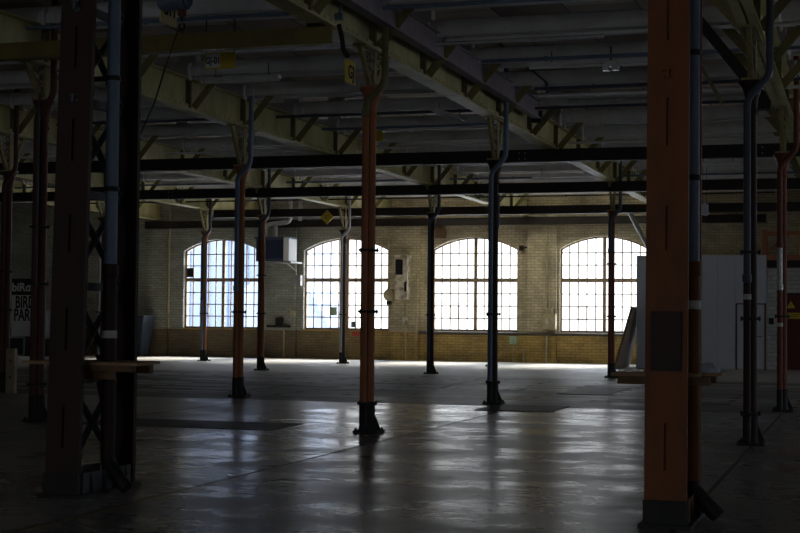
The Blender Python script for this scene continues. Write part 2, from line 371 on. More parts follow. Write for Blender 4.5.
# ------------------------------------------------------------------ iron columns
_cache = {}
def cached(key, fn, mat):
    if key not in _cache: _cache[key] = fn().mesh(key, mat)
    return _cache[key]
def shaft_mb(cap):
    return MB().lathe([(.07, .1), (.068, .36), (.066, .40), (.064, 1.2), (.060, cap - .42), (.078, cap - .40), (.078, cap - .37), (.062, cap - .35),
                       (.075, cap - .22), (.12, cap - .08), (.16, cap - .03), (.165, cap)], n=20)
def shoe_mb():
    m = MB().box(-.165, -.165, 0, .165, .165, .03).lathe([(.1, .03), (.082, .1), (.078, .36), (.08, .37)], n=18)
    for a, b, q in ((1, 0, 1), (-1, 0, .75), (0, 1, .9)):
        u, v = Vector((a, b, 0)) * q, Vector((-b, a, 0)) * .012
        p = [u * .07 + Vector((0, 0, .03)), u * .16 + Vector((0, 0, .035)), u * .145 + Vector((0, 0, .08)), u * .075 + Vector((0, 0, .24))]
        m.add([q - v for q in p] + [q + v for q in p], [(0, 1, 2, 3), (7, 6, 5, 4), (0, 4, 5, 1), (1, 5, 6, 2), (2, 6, 7, 3), (3, 7, 4, 0)])
    for x in (-.135, .135):
        for y in (-.135, .135): m.lathe([(.018, .03), (.018, .06)], (x, y, 0), 6)
    return m
def bracket_mb(cap):
    H = GB - cap; m = MB()
    m.bar((0, -.07, cap), (0, -.5, GB - .02), .09, .05, (1, 0, 0)); m.bar((0, .07, cap), (0, .5, GB - .02), .09, .05, (1, 0, 0))
    m.box(-.09, -.52, GB - .03, .09, .52, GB - .002); m.box(-.12, -.14, cap, .12, .14, cap + .03)
    # pierced centre post and web lattice
    m.box(-.05, -.065, cap, -.04, -.03, GB - .03); m.box(-.05, .03, cap, -.04, .065, GB - .03); m.box(.04, -.065, cap, .05, .065, GB - .03)
    k = 0; z = cap + .03
    while z < GB - .1: m.box(-.05, -.03, z, -.04, .03, z + .045); z += .13
    for sgn in (1, -1):
        for q in (.35, .65, .88):
            m.bar((0, sgn * .05, cap + H * (q + .1)), (0, sgn * (.07 + .43 * q), cap + H * q), .02, .03, (1, 0, 0))
            m.bar((0, sgn * .05, cap + H * (q - .18)), (0, sgn * (.07 + .43 * q), cap + H * q), .02, .03, (1, 0, 0))
    return m
def clamp_mb():
    m = MB()
    for s, c in ((-1, (0, 0)), ):
        m.lathe([(.064, 0), (.074, .005), (.074, .035), (.064, .04)], (0, 0, 0), 16)
    m.box(-.13, -.06, .005, -.06, -.03, .035); m.box(.06, -.03, .005, .105, .03, .035); m.tube([(-.118, -.045, -.01), (-.118, -.045, .05)], .011, 6); m.tube([(.094, 0, -.01), (.094, 0, .05)], .011, 6)
    m.box(-.11, -.165, .005, .015, -.15, .035); m.box(-.11, -.16, .005, -.098, -.03, .035); m.box(.003, -.16, .005, .015, -.03, .035)
    return m
PX, PY, PR = -.047, -.105, .045
def pipe_mb(z0, z1, top=False, cap=4.27, elbow=False):
    pts = []
    if elbow: pts += [(PX + .02, PY - .1, .05), (PX, PY, .22)]
    pts += [(PX, PY, z0)]
    if top: pts += [(PX, PY, cap - .22), (.22, -.13, cap + .05), (.22, -.13, DECK - .01)]
    else: pts += [(PX, PY, z1)]
    m = MB().tube(bend(pts, .09) if len(pts) > 2 else pts, PR, 12)
    for z in ([z0 + .01] if z0 > .3 else []) : m.lathe([(PR, 0), (PR + .012, .005), (PR + .012, .09), (PR, .095)], (PX, PY, z), 14)
    return m
def column(i, j, label, shaft, pipes, cap=4.27, clamps=(1.55,), tape=None, dx=0.):
    t = thing('iron_column', label, 'column', (ROWX[i] + dx, ROWY[j], 0), 'iron columns of the hall')
    link('shaft', cached('shaft %s %.2f' % (shaft, cap), lambda: shaft_mb(cap), shaft), t)
    link('base_shoe', cached('shoe', shoe_mb, 'black'), t)
    obj('pipe_foot', MB().lathe([(PR + .006, .03), (PR + .006, .36), (PR, .365)], (PX, PY, 0), 14), 'black', t)
    link('capital_bracket', cached('bracket %.2f' % cap, lambda: bracket_mb(cap), 'olive_mid'), t)
    for z0, z1, mat, top in pipes:
        link('downpipe', cached('pipe %.2f %.2f %s %s %.2f' % (z0, z1, mat, top, cap), lambda: pipe_mb(z0, z1, top, cap), mat), t)
    for z in clamps: link('pipe_clamp', cached('clamp ' + 'black', clamp_mb, 'black'), t, (0, 0, z))
    if tape: obj('tape_band', MB().lathe([(PR, 0), (PR + .006, .004), (PR + .006, .06), (PR, .065)], (PX, PY, tape), 14), 'tape', t)
    return t
column(0, 1, 'orange double-pipe column standing in the centre before the second arched window', 'orange', [(.04, 4.2, 'orange', False), (4.1, 0, 'olive_dark', True)], 4.5, (.36, 1.55, 2.35), dx=.05)
column(0, 2, 'dark column with a blue grey downpipe before the third arched window', 'rust', [(.04, 0, 'blue', True)], 4.27, (.36, 1.55))
column(0, 4, 'dark red column before the fourth arched window, beside the leaning board', 'rust_red', [(.04, 3.2, 'rust_red', False), (3.2, 0, 'blue_dark', True)], 4.27, (1.55, 2.9))
column(-1, 1, 'dark brown column just left of the laced column, with a thin conduit between its pipes', 'rust_mid', [(.04, 0, 'rust_mid', True)], 4.5, (.5, 1.9, 2.7), dx=.06)
column(-1, 2, 'orange column with a blue downpipe before the right half of the leftmost arched window', 'orange', [(.04, 1.95, 'orange', False), (1.95, 0, 'blue', True)], 4.27, (1.55,), dx=.05)
column(-1, 4, 'dark column with dark blue pipe at the left edge of the third arched window', 'rust', [(.04, 0, 'blue_dark', True)], 4.27, (1.55,), dx=.055)
column(-1, 5, 'far dark column mostly hidden behind the blue-piped dark column', 'rust', [(.04, 0, 'blue_dark', True)], 4.27, (1.55,))
column(-2, 2, 'dark brown column behind the pale yellow post near the painted word boards', 'rust_mid', [(.04, 0, 'rust_mid', True)], 4.27, (1.55, 2.3))
column(-2, 4, 'orange column with flared capital standing before the wall heater', 'orange', [(.04, 3.6, 'rust_red', False), (3.6, 0, 'blue_dark', True)], 4.27, (1.55, 2.6), dx=.08)
column(-2, 5, 'slim column with grey metal pipe in the middle of the second arched window', 'rust', [(.04, 0, 'zinc', True)], 4.27, (1.55,))
column(-3, 5, 'slim orange column with blue pipe in the left half of the leftmost arched window', 'orange', [(.04, 2.0, 'blue', False), (2.0, 0, 'blue_dark', True)], 4.27, (1.55,))
column(-3, 4, 'slim dark column seen through the lacing of the dark laced column', 'rust_red', [(.04, 0, 'zinc', True)], 4.27, (1.55,))
column(1, 1, 'dark column with dark blue downpipe standing before the white cubicle door', 'rust', [(.04, .3, 'zinc', False), (.3, 1.95, 'rust', False), (1.95, 0, 'blue_dark', True)], 4.4, (.36, 1.5, 2.3), 1.75)
column(1, 2, 'red column with flared capital before the white brick wall at the right edge', 'rust_red', [(.04, 2.0, 'rust_red', False), (2.0, 2.7, 'zinc', False), (2.7, 0, 'rust_red', True)], 4.27, (1.55,), 1.4)

# thin conduit on the brown column at left
o = obj('column_conduit', MB().tube([(-11.05, 18.3, 1.9), (-11.05, 18.3, 4.6)], .015, 8), 'blue_dark'); tag(o, 'thin grey conduit running up the brown column left of the laced column', 'conduit')

# ------------------------------------------------------------------ laced box columns nearest the camera
def leg_mb(ytop):
    m = MB(); hw = .152                      # plate of two strips with slits, flanges turned inward
    m.box(-hw, -.06, 0, -.012, -.045, GB); m.box(.012, -.06, 0, hw, -.045, GB)
    m.box(-.05, -.03, .0, .05, -.02, GB)
    z = 0.0
    for a, b in ((.41, .75), (1.2, 1.55), (2.01, 2.33), (2.77, 3.12), (3.55, 3.9), (4.35, 4.7)):
        m.box(-.012, -.06, z, .012, -.045, a); z = b
    m.box(-.012, -.06, z, .012, -.045, GB)
    m.box(-hw, -.045, 0, -hw + .014, -.01, GB); m.box(hw - .014, -.045, 0, hw, -.01, GB)
    return m
def laced(i, label, mat, zs, pipe_mats, sleeve, extra):
    x = ROWX[i] + (-.035 if i == 0 else -.055); y = 11.35
    t = thing('laced_column', label, 'column', (x, y, 0), 'laced steel columns')
    fl = link('front_leg', cached('frontleg ' + mat, lambda: leg_mb(0), mat), t, (0, -.45, 0)); fl.rotation_euler = (-math.radians(2.), 0, 0)
    r = link('rear_leg', cached('frontleg ' + mat, lambda: leg_mb(0), mat), t, (0, .44, 0)); r.rotation_euler = (0, 0, math.pi)
    z = .20
    while z + .78 < GB:
        link('lacing_bar', cached('lace a ' + zs, lambda: MB().bar((0, -.40, 0), (0, .40, .74), .012, .065, (1, 0, 0)), zs), t, (-.01, 0, z))
        link('lacing_bar', cached('lace b ' + zs, lambda: MB().bar((0, .40, 0), (0, -.40, .74), .012, .065, (1, 0, 0)), zs), t, (.003, 0, z))
        link('lacing_tie', cached('lace c ' + zs, lambda: MB().box(-.012, -.42, -.05, .012, .42, .02), zs), t, (-.004, 0, z + .77))
        z += .78
    for z, h in ((.0, .2),):
        for sx in (-.15, .15): link('batten_plate', cached('batten %s %.2f' % (zs, h), lambda: MB().box(-.008, -.42, 0, .008, .40, h), zs), t, (sx, 0, z))
    bs = MB().box(-.19, -.56, 0, .19, .56, .03)
    for yy in (-.3, -.1, .1, .3): bs.prism([(.16, .03), (.19, .03), (.16, .2)], yy - .008, yy + .008)
    bs.box(-.158, -.527, .03, .158, -.49, .2)
    obj('base_plate', bs, 'black', t)
    pxx, pyy = .13, .03
    obj('downpipe', MB().tube([(pxx, pyy, sleeve), (pxx, pyy, DECK - .01)], .055, 16), pipe_mats[0], t)
    lo = MB().tube([(pxx, pyy, .3), (pxx, pyy, sleeve)], .062, 16).lathe([(.062, 0), (.07, .01), (.07, .1), (.062, .11)], (pxx, pyy, sleeve - .11), 16)
    obj('downpipe_sleeve', lo, pipe_mats[1], t)
    obj('pipe_shoe', MB().tube(bend([(pxx, pyy, .32), (pxx, pyy, .24), (pxx + .2, pyy - .03, .04)], .07), .06, 14), 'black', t)
    obj('tape_band', MB().lathe([(.062, 0), (.066, .004), (.066, .06), (.062, .065)], (pxx, pyy, extra), 16), 'tape', t)
    for z in (2.55, 3.5):
        c = MB().lathe([(.055, 0), (.065, .004), (.065, .04), (.055, .044)], (pxx, pyy, z), 16); c.box(-.09, pyy - .02, z, pxx, pyy + .02, z + .04)
        obj('pipe_clamp', c, 'black', t)
    return t
laced(0, 'near-black laced steel column with a blue downpipe at the left', 'rust', 'lace', ('blue', 'rust'), 1.93, 1.3)
lc = laced(1, 'big orange steel column with slotted front plate and dark recess cover', 'amber', 'amber', ('blue', 'amber'), 1.94, 1.58)
rc = MB().box(-.11, -.49, 1.13, .11, -.44, 1.56)
for x in (-.09, .09):
    for z in (1.16, 1.53): rc.tube([(x, -.5, z), (x, -.48, z)], .012, 6)
obj('recess_cover', rc, 'rust', lc)

# ------------------------------------------------------------------ plate girders with stiffeners and struts
def girder(i, label):
    t = thing('plate_girder', label, 'girder', (ROWX[i], 0, GB), 'plate girders under the roof')
    y0, y1 = (YB, W) ; m = MB(); H = GT - GB
    m.box(-.012, y0, .0, .012, y1, H); m.box(-.13, y0, .0, .13, y1, .02); m.box(-.13, y0, H - .02, .13, y1, H)
    m.bar((.06, y0, .065), (.06, y1, .065), .012, .09); m.bar((.055, y0, .03), (.055, y1, .03), .1, .02)
    y = 6.
    while y < y1 - .3:                           # rivet rows
        m.box(.065, y, .07, .078, y + .03, .1); y += .2
    obj('web_and_flanges', m, 'olive', t)
    ys = [y for y in LINES if y > 8]
    st = cached('stiffener', lambda: MB().box(-.1, -.03, .02, .1, .03, H - .02), 'olive_dark')
    sr = cached('strut r', lambda: MB().angle((.1, 0, .06), (.66, 0, .72), .12, .014, (0, 1, 0)), 'olive_mid')
    sl = cached('strut l', lambda: MB().angle((-.1, 0, .06), (-.66, 0, .72), .12, .014, (0, 1, 0)), 'olive_mid')
    po = cached('post', lambda: MB().box(-.16, -.1, H + .001, .16, .1, DECK - GB - .002), 'joist')
    for k, y in enumerate(ys):
        link('stiffener', st, t, (0, y, 0))
        link('strut', sr, t, (0, y + .12, 0)); link('strut', sl, t, (0, y + .12, 0))
        if y not in ROWY[:3] and y not in ROWY[4:]: link('roof_post', po, t, (0, y + .14, 0))
    return t
girder(0, 'olive plate girder over the centre orange column, with a rail along its side')
girder(1, 'olive plate girder at far upper right, over the dark column by the cubicle')
girder(-1, 'long cream olive plate girder over the blue-piped orange column')
girder(-2, 'olive plate girder at upper left behind the mustard crane beam')
girder(-3, 'olive plate girder over the slim column in the leftmost window')
g = girder(-4, 'farthest left plate girder, ending at the wall left of the leftmost window')
br = MB(); br.bar((0, 37.65, 0), (0, 38.1, -.7), .08, .06, (1, 0, 0)); br.bar((0, 38.65, 0), (0, 38.2, -.7), .08, .06, (1, 0, 0)); br.box(-.06, 38.05, -.85, .06, 38.25, 0)
obj('hanging_bracket', br, 'crane', g)

# ------------------------------------------------------------------ cross beams
def ibeam(m, p0, p1, z0, z1, y, b=.2, t=.02):
    m.box(p0, y - b / 2, z0, p1, y + b / 2, z0 + t); m.box(p0, y - b / 2, z1 - t, p1, y + b / 2, z1); m.box(p0, y - b / 2 + .02, z0 + t, p1, y - b / 2 + .045, z1 - t)
    return m
def beam(label, x0, x1, z0, z1, y, bolts=()):
    t = thing('steel_crossbeam', label, 'beam', (0, y, z0), 'dark crossbeams spanning the hall')
    m = ibeam(MB(), x0, x1, 0, z1 - z0, 0); obj('beam_section', m, 'beam', t)
    for x in bolts:
        b = MB()
        for dx in (0, .12):
            for dz in (.07, .19): b.tube([(x + dx, -.075, dz), (x + dx, -.095, dz)], .014, 6)
        obj('bolt_group', b, 'zinc', t)
beam('uppermost dark crossbeam, nearest of the four across the windows', XL, XR, 4.74, 4.999, 30.3, (-6.9, -2.1))
beam('second dark crossbeam down, crossing under all the girders', XL, XR, 4.74, 4.999, 37.75, (-18.6,))
beam('third dark crossbeam down, starting at the slim column of the leftmost window', -20.7, XR, 4.74, 4.999, 45.38)
beam('lowest dark crossbeam, lying along the brick wall above the windows', -25.4, -3.12, 4.68, 4.94, W - .28)

# crane bridge, rail, hoist
t = thing('crane_bridge', 'mustard crane beam hung under the girder at upper left', 'crane beam', (0, 16.7, 4.76))
obj('beam_section', ibeam(MB(), -19., -6.1, 0, .21, 0, .16, .018), 'crane', t)
for x in (-16.02, -11.13, -6.3): obj('trolley', MB().box(x - .1, -.09, .21, x + .1, .09, .25).tube([(x - .1, -.11, .235), (x + .1, -.11, .235)], .03, 8), 'black', t)
m = MB(); m.box(-.08, 13., 5.27, .08, 27.5, 5.29); m.box(-.08, 13., 5.59, .08, 27.5, 5.61); m.box(.02, 13., 5.29, .035, 27.5, 5.59)
t = thing('crane_rail', 'purple grey steel rail beam bolted along the centre girder', 'rail', (-5.95, 0, 0))
obj('rail_section', m, 'rail', t); obj('end_stop', MB().box(-.1, 27.5, 5.2, .09, 27.62, 5.42), 'black', t)
m = MB().bar((-2.09, 20., 5.42), (-1.27, 20., 4.36), .14, .11, (0, 1, 0)); m.bar((-2.25, 20., 5.62), (-2.09, 20., 5.42), .14, .11, (0, 1, 0))
t = thing('knee_brace', 'dark steel knee brace slanting down to the column by the white cubicle', 'brace', (0, 0, 0)); obj('brace_bar', m, 'beam', t)
obj('foot_plate', MB().box(-1.42, 19.9, 4.26, -1.2, 20.1, 4.38), 'black', t)
m = MB().bar((-2.29, 22, 5.15), (-2.0, 22, 4.64), .05, .06, (0, 1, 0)); m.bar((-2.29, 22, 5.15), (-2.45, 22, 5.55), .05, .06, (0, 1, 0))
tag(obj('hanger_strut', m, 'olive_dark'), 'short olive strut hanging beside the orange column at upper right', 'strut')

t = thing('chain_hoist', 'blue grey chain hoist hanging with its hook at the top left', 'hoist', (-8.1, 16.5, 5.2))
hm = MB().tube([(-.17, 0, .16), (.16, 0, .16)], .125, 18); hm.tube([(-.2, 0, .16), (-.17, 0, .16)], .1, 14); hm.tube([(.16, 0, .16), (.2, 0, .16)], .09, 14); hm.box(-.05, -.05, .27, .05, .05, .36)
obj('motor_housing', hm, 'blue', t)
obj('hook_block', MB().lathe([(.03, -.06), (.055, -.03), (.055, .03), (.04, .06)], (.1, 0, 0), 12), 'rust_red', t)
hk = [(.1 + .035 * math.sin(a), 0, -.17 - .045 * math.cos(a)) for a in [math.radians(d) for d in range(-150, 170, 20)]]
obj('hook', MB().tube([(.1, 0, -.05), (.1, 0, -.11)], .014, 8).tube(hk, .012, 8), 'black', t)
m = MB().tube([(-8.1 + .06, 16.47, 4.98), (-8.1, 16.47, 4.8), (-8.2, 16.45, 4.5), (-8.33, 16.45, 4.1), (-8.5, 16.45, 3.75), (-8.68, 16.45, 3.36)], .011, 8)
tag(obj('hoist_cable', m, 'rubber'), 'thin black cable slanting down from the hoist hook', 'cable')
m = MB().tube([(-6.05, 16.75, 5.0), (-6.0, 16.72, 4.85), (-5.98, 16.72, 4.7), (-5.92, 16.72, 4.6)], .03, 8)
tag(obj('supply_cable', m, 'rubber'), 'short thick black cable hanging at the end of the mustard crane beam', 'cable')
m = MB().box(-6.2, 17.0, 5.12, -6.1, 17.06, 5.2).tube([(-6.14, 17.02, 5.18), (-6.12, 17.0, 5.34)], .018, 8)
tag(obj('trolley_hook', m, 'blue'), 'small blue hook on the centre girder above the crane beam end', 'hook')

# ------------------------------------------------------------------ joists
JX0, JX1 = XL, XR
def joist_mb():
    m = MB(); m.box(JX0, -.012, .0, JX1, .012, .24); m.box(JX0, -.012, 0, JX1, .09, .016); m.box(JX0, -.012, .224, JX1, .09, .24); return m
def clip_mb():
    pts = [(0, -.03, .2), (.0, -.11, .13), (0, -.1, .0), (0, -.02, -.06)]
    return MB().tube(bend(pts, .04, 3), .03, 8).box(-.06, -.04, .0, .16, -.012, .14)
jm, jm2 = joist_mb().mesh('joist', 'joist'), clip_mb().mesh('joist clip', 'white')
for k, y in enumerate(LINES):
    for d in (-.22, .22):
        t = tag(link('roof_joist', jm, None, (0, y + d, GT + .002)), 'long grey channel joist running across under the roof boards', 'joist', 'grey roof joists')
        for i in range(-4, 2): link('joist_clip', jm2, t, (ROWX[i] + .2, 0, 0))

# strip lights, pipes and rods under the roof
def strip(label, p, q, r=.05, mat='white', hang=.3):
    t = thing('strip_light', label, 'light', p, 'switched-off strip lights')
    d = Vector(q) - Vector(p)
    obj('light_housing', MB().bar((0, 0, .05), d + Vector((0, 0, .05)), .12, .05), mat, t)
    obj('tube', MB().tube([(0, 0, .0), d], .02, 10), mat, t)
    for s in (.15, .85): obj('hanger', MB().tube([d * s + Vector((0, 0, .06)), d * s + Vector((0, 0, hang))], .008, 6), 'black', t)
strip('long bright strip light near the left side of the third arched window', (-11.8, 43.6, 5.25), (-11.76, 46.9, 5.25), hang=.28)
strip('long bright strip light high before the fourth arched window', (-6.85, 43.7, 5.25), (-6.8, 46.2, 5.25), hang=.28)
strip('pale strip light between the first and second crossbeams at right of centre', (-8.6, 39.2, 5.25), (-6.9, 39.2, 5.25), hang=.28)
strip('grey strip light at upper middle beside the centre orange column', (-10.2, 21.9, 5.25), (-8.9, 21.9, 5.25), mat='joist', hang=.28)
strip('short strip light seen just above the centre girder', (-7.7, 26.6, 5.32), (-7.5, 28.0, 5.32), hang=.22)
strip('strip light at far upper left right of the laced column', (-13.1, 24.4, 5.3), (-11.9, 24.4, 5.3), mat='joist', hang=.24)
strip('pale strip light hanging just right of the big orange column', (-3.9, 36.2, 5.2), (-2.9, 36.2, 5.2), hang=.33)
strip('dim strip light under the roof right of the centre girder', (-4.9, 22.1, 5.3), (-2.6, 22.1, 5.3), mat='joist', hang=.24)

for k, (y, z, x0, x1, mat, lab) in enumerate((
        (18.05, 5.46, XL, XR, 'blue', 'thin blue pipe along the first roof joists at the top'),
        (27.2, 5.42, XL, XR, 'blue_dark', 'dark blue pipe under the roof across the middle of the hall'),
        (32.2, 5.35, XL, XR, 'joist', 'grey pipe under the roof behind the uppermost crossbeam'),
        (43.5, 5.14, -25., -2.5, 'black', 'thin black conduit above the third crossbeam'),
        (19.4, 5.22, -5.6, -3.3, 'zinc', 'short bright metal pipe high right of the centre girder'),
        (24.3, 5.33, -5.3, XR, 'blue_dark', 'upper of two close pipes under the roof left of the big orange column'),
        (24.6, 5.25, -5.3, XR, 'joist', 'lower of two close pipes under the roof left of the big orange column'),
        (26.7, 5.47, -5.2, XR, 'zinc', 'metal pipe just under the two close pipes left of the orange column'),
        (29.2, 5.42, -10.9, -6.6, 'blue', 'blue grey pipe just above the uppermost crossbeam behind the centre column'),
        (21.9, 5.40, -5.6, XR, 'blue', 'blue grey pipe near the small twin lamp under the roof'),
        (34.5, 5.40, XL, XR, 'zinc', 'metal pipe seen between the first and second crossbeams'),
        (40.0, 5.36, XL, XR, 'blue', 'blue grey pipe seen just above the second crossbeam'),
        (20.3, 5.44, -5.7, XR, 'joist', 'grey pipe under the roof right of the centre girder'))):
    m = MB().tube([(x0, y, z), (x1, y, z)], .028 if k != 3 else .022, 10)
    x = x0 + 1
    while x < x1: m.box(x - .02, y - .035, z - .035, x + .02, y + .035, z + .035); x += 3.1
    tag(obj('roof_pipe', m, mat), lab, 'pipe')
tag(obj('tie_rod', MB().tube([(-6.0, 24, 6.2), (-5.04, 24, 5.39)], .018, 8).tube([(-5.04, 24, 5.39), (-5.0, 24, 5.2)], .03, 8), 'blue_dark'), 'thin slanting tie rod under the roof right of the centre girder', 'rod')
t = thing('flood_lamp', 'small twin lamp hanging under the roof left of the big orange column', 'lamp', (-3.64, 22, 5.2))
obj('lamp_housing', MB().box(-.1, -.06, .05, .1, .06, .14).box(-.12, -.08, 0, -.02, .08, .06).box(.02, -.08, 0, .12, .08, .06), 'zinc', t)
obj('hanger', MB().tube([(0, 0, .14), (0, 0, .36)], .012, 8), 'black', t)
t = thing('hanging_speaker', 'small pale box hanging on wires just right of the orange column', 'speaker', (-4.11, 40, 4.25))
obj('box_body', MB().prism([(-.09, .04), (.03, 0), (.09, .05), (.09, .3), (.02, .34), (-.09, .3)], -.09, .09), 'cubicle', t)
for q in (-.05, .05): obj('wire', MB().tube([(q, 0, .3), (q, 0, 1.3)], .006, 6), 'black', t)

# ------------------------------------------------------------------ signs
def sign(name, label, c, w, h, rz, mat, body=None, size=.2, tx=0, sx=1., panel=None, rot=0, group=None):
    t = thing(name, label, 'sign', c, group); t.rotation_euler = (0, 0, rz)
    obj('sign_plate', MB().box(-w / 2, -.012, -h / 2, w / 2, .012, h / 2), mat, t)
    if panel: obj('white_patch', MB().box(panel[0], -.016, -h / 2 + .02, panel[1], -.012, h / 2 - .02), 'white', t)
    if body: text('lettering', body, size, 'ink', t, (tx, -.018, -.005), (P2, rot, 0), .002, sx)
    return t
s = sign('location_sign', 'yellow sign lettered GJ-01 below the left girder', (-8.21, 18.1, 4.89), .42, .22, .06, 'yellow', 'GJ-01', .125, -.095, .72, (-.195, .005))
for q in (-.2, .2): obj('hanger', MB().tube([(q, 0, .11), (q, 0, .62)], .01, 6), 'black', s)
s = sign('location_sign', 'narrow yellow sign lettered GJ beside the centre column head', (-5.92, 16.8, 4.43), .32, .27, P2, 'yellow', 'GJ', .22, 0, 1.)
s = sign('location_sign', 'cream sign with black strokes hanging behind the hoist', (-8.41, 16.95, 5.35), .44, .38, P2, 'cream', 'G11', .24, 0, .9)
s = sign('location_sign', 'small yellow sign partly hidden behind the centre orange column', (-10.0, 30.0, 5.34), .36, .22, .1, 'yellow', None)
t = thing('diamond_sign', 'yellow diamond sign hung on the third crossbeam before the brick wall', 'sign', (-16.66, 45.2, 4.71))
obj('sign_plate', MB().prism([(-.23, 0), (0, -.23), (.23, 0), (0, .23)], -.015, .015), 'yellow', t)
obj('sign_marks', MB().box(-.1, -.02, .04, .09, -.015, .055).box(-.1, -.02, -.01, .11, -.015, .005).box(-.09, -.02, -.06, .06, -.015, -.045), 'olive_dark', t)

# ------------------------------------------------------------------ things on the window wall
t = thing('wall_heater', 'box heater with dark blue grille and white side on the wall', 'heater', (-19.95, 48.9, 3.42))
obj('casing', MB().box(-.62, -.3, 0, .62, .4, .86).box(-.68, -.34, .8, .66, .4, .86), 'blue_dark', t)
m = MB().box(-.56, -.33, .1, .42, -.3, .74)
for k in range(9): m.box(-.56, -.345, .13 + k * .066, .42, -.33, .15 + k * .066)
obj('grille', m, 'grille', t); obj('side_panel', MB().box(.44, -.35, .02, .64, .4, .84).box(.5, -.36, .62, .58, -.35, .64), 'white', t)
obj('wall_bracket', MB().box(.1, -.3, -.05, .7, .8, 0).bar((.45, -.1, -.05), (.68, .3, -.32), .035, .035), 'zinc', t)
obj('flue_pipe', MB().tube(bend([(-.35, -.05, .86), (-.35, -.05, 1.3), (.55, -.05, 1.4), (.55, -.05, 2.2)], .18), .085, 14), 'zinc', t)
obj('flue_pipe', MB().tube(bend([(-.02, 0, .86), (-.02, 0, 1.25)], .1), .08, 14), 'zinc', t)
obj('flue_pipe', MB().tube([(.88, .1, 1.45), (.88, .1, 2.2)], .07, 12), 'zinc', t)
t = thing('electric_cabinet', 'peeling cream electric cabinet with dark grille between the second and third windows', 'cabinet', (-15.42, W - .16, 2.12))
obj('cabinet_body', MB().box(-.22, -.42, 0, .22, 0, 1.48).box(-.24, -.44, 1.46, .24, 0, 1.54), 'boxcream', t)
m = MB().box(-.2, -.44, .85, .06, -.42, 1.38)
for k in range(8): m.box(-.2, -.455, .88 + k * .062, .06, -.44, .9 + k * .062)
obj('grille', m, 'boardblack', t)
obj('slot_handle', MB().prism([(.12, .28), (.16, .25), (.2, .28), (.2, .6), (.16, .63), (.12, .6)], -.435, -.42), 'boardblack', t)
t = thing('alarm_bell', 'round grey bell low on the pier beside the cream electric cabinet', 'bell', (-15.96, W - .17, 2.27)); t.rotation_euler = (P2, 0, 0)
obj('bell_dome', MB().lathe([(.22, 0), (.22, .06), (.17, .14), (.08, .19), (.01, .2)], n=20), 'conduit', t); obj('clapper_box', MB().box(-.08, -.34, 0, .08, -.2, .1), 'black', t)
def wallbox(name, label, x, z, w, h, d, mat, y=W, lid=True, cat='box'):
    t = thing(name, label, cat, (x, y, z))
    obj('box_body', MB().box(-w / 2, -d, 0, w / 2, 0, h), mat, t)
    if lid: obj('lid', MB().box(-w / 2 + .02, -d - .012, .02, w / 2 - .02, -d, h - .02), mat, t)
    return t
wallbox('junction_box', 'small box at the bottom of the conduit under the cream cabinet', -15.36, 1.25, .18, .26, .12, 'boxcream', W - .16)
wallbox('fuse_box', 'pale green box on the ochre wall under the third window', -11.55, .62, .24, .27, .12, 'green')
wallbox('switch_box', 'pale box on the wall left of the second window at transom height', -19.38, 2.6, .28, .36, .18, 'zinc', W - .16)
wallbox('switch_box', 'tiny pale switch low on the wall left of the second window', -19.58, 1.5, .16, .22, .08, 'conduit', W - .16)
t = wallbox('meter_cabinet', 'old grey metal meter box on the wall left of the fourth window', -10.25, 1.14, .46, .52, .26, 'conduit', W - .16)
obj('cap', MB().box(-.12, -.2, .52, .1, -.05, .72).tube([(0, -.12, .7), (0, -.12, .95)], .03, 8), 'conduit', t)
obj('dial', MB().tube([(.0, -.27, .26), (.0, -.3, .26)], .12, 16), 'boxcream', t)
wallbox('wall_box', 'dark square box above the left corner of the third window', -14.15, 4.25, .36, .4, .15, 'wood_dark')
wallbox('warning_sticker', 'small red sticker under the sill of the second window', -17.26, .83, .26, .14, .01, 'sticker_red', W, False, 'sticker')
for x, z0, z1, r, mat, lab in (
        (-24.45, 1.0, 5.4, .03, 'conduit', 'pale conduit on the wall left of the leftmost window'),
        (-10.36, 0., 5.2, .04, 'conduit', 'painted conduit on the pier left of the fourth window'),
        (-15.05, 1.9, 2.9, .02, 'conduit', 'thin conduit right of the cream cabinet'),
        (-14.97, 0., 3.0, .022, 'conduit', 'long thin conduit down the pier left of the third window'),
        (-15.36, 0., 2.2, .03, 'conduit', 'conduit running down from the cream cabinet'),
        (-11.5, 0., .65, .02, 'conduit', 'short conduit under the pale green box'),
        (-16.0, 2.4, 4.6, .022, 'conduit', 'conduit on the pier above the round bell'),
        (-19.9, 0., 1.0, .03, 'conduit', 'pipe stub on the ochre wall under the heater'),
        (-11.15, 0., .55, .03, 'conduit', 'short pipe stub right of the pale green box')):
    tag(obj('wall_conduit', MB().tube([(x, W - .22, z0), (x, W - .22, z1)], r, 10).box(x - .05, W - .2, z0 + .1, x + .05, W - .15, z0 + .14).box(x - .05, W - .2, z1 - .14, x + .05, W - .15, z1 - .1), mat), lab, 'conduit')
m = MB().tube([(-14.85, W - .3, .97), (-6.9, W - .3, .97)], .055, 12)
for x in (-14., -12., -10., -8.): m.box(x - .03, W - .3, .93, x + .03, W, .96)
tag(obj('sill_pipe', m, 'sill'), 'dark horizontal pipe along the ochre wall under the third and fourth windows', 'pipe')
m = MB().tube([(-11.2, W - .1, 3.9), (-11.0, W - .1, 3.94), (-10.7, W - .1, 3.9)], .03, 8).box(-11.35, W - .12, 3.82, -11.2, W, 3.98)
tag(obj('wall_hook', m, 'black'), 'dark iron hook on the wall right of the third window', 'hook')
m = MB().tube([(-20.5, W - .35, 1.14), (-19.6, W - .35, 1.14)], .05, 10).box(-20.2, W - .3, 1.14, -19.95, W - .16, 1.45)
tag(obj('valve_pipe', m, 'black'), 'dark valve with pipe on the pier under the heater', 'valve')
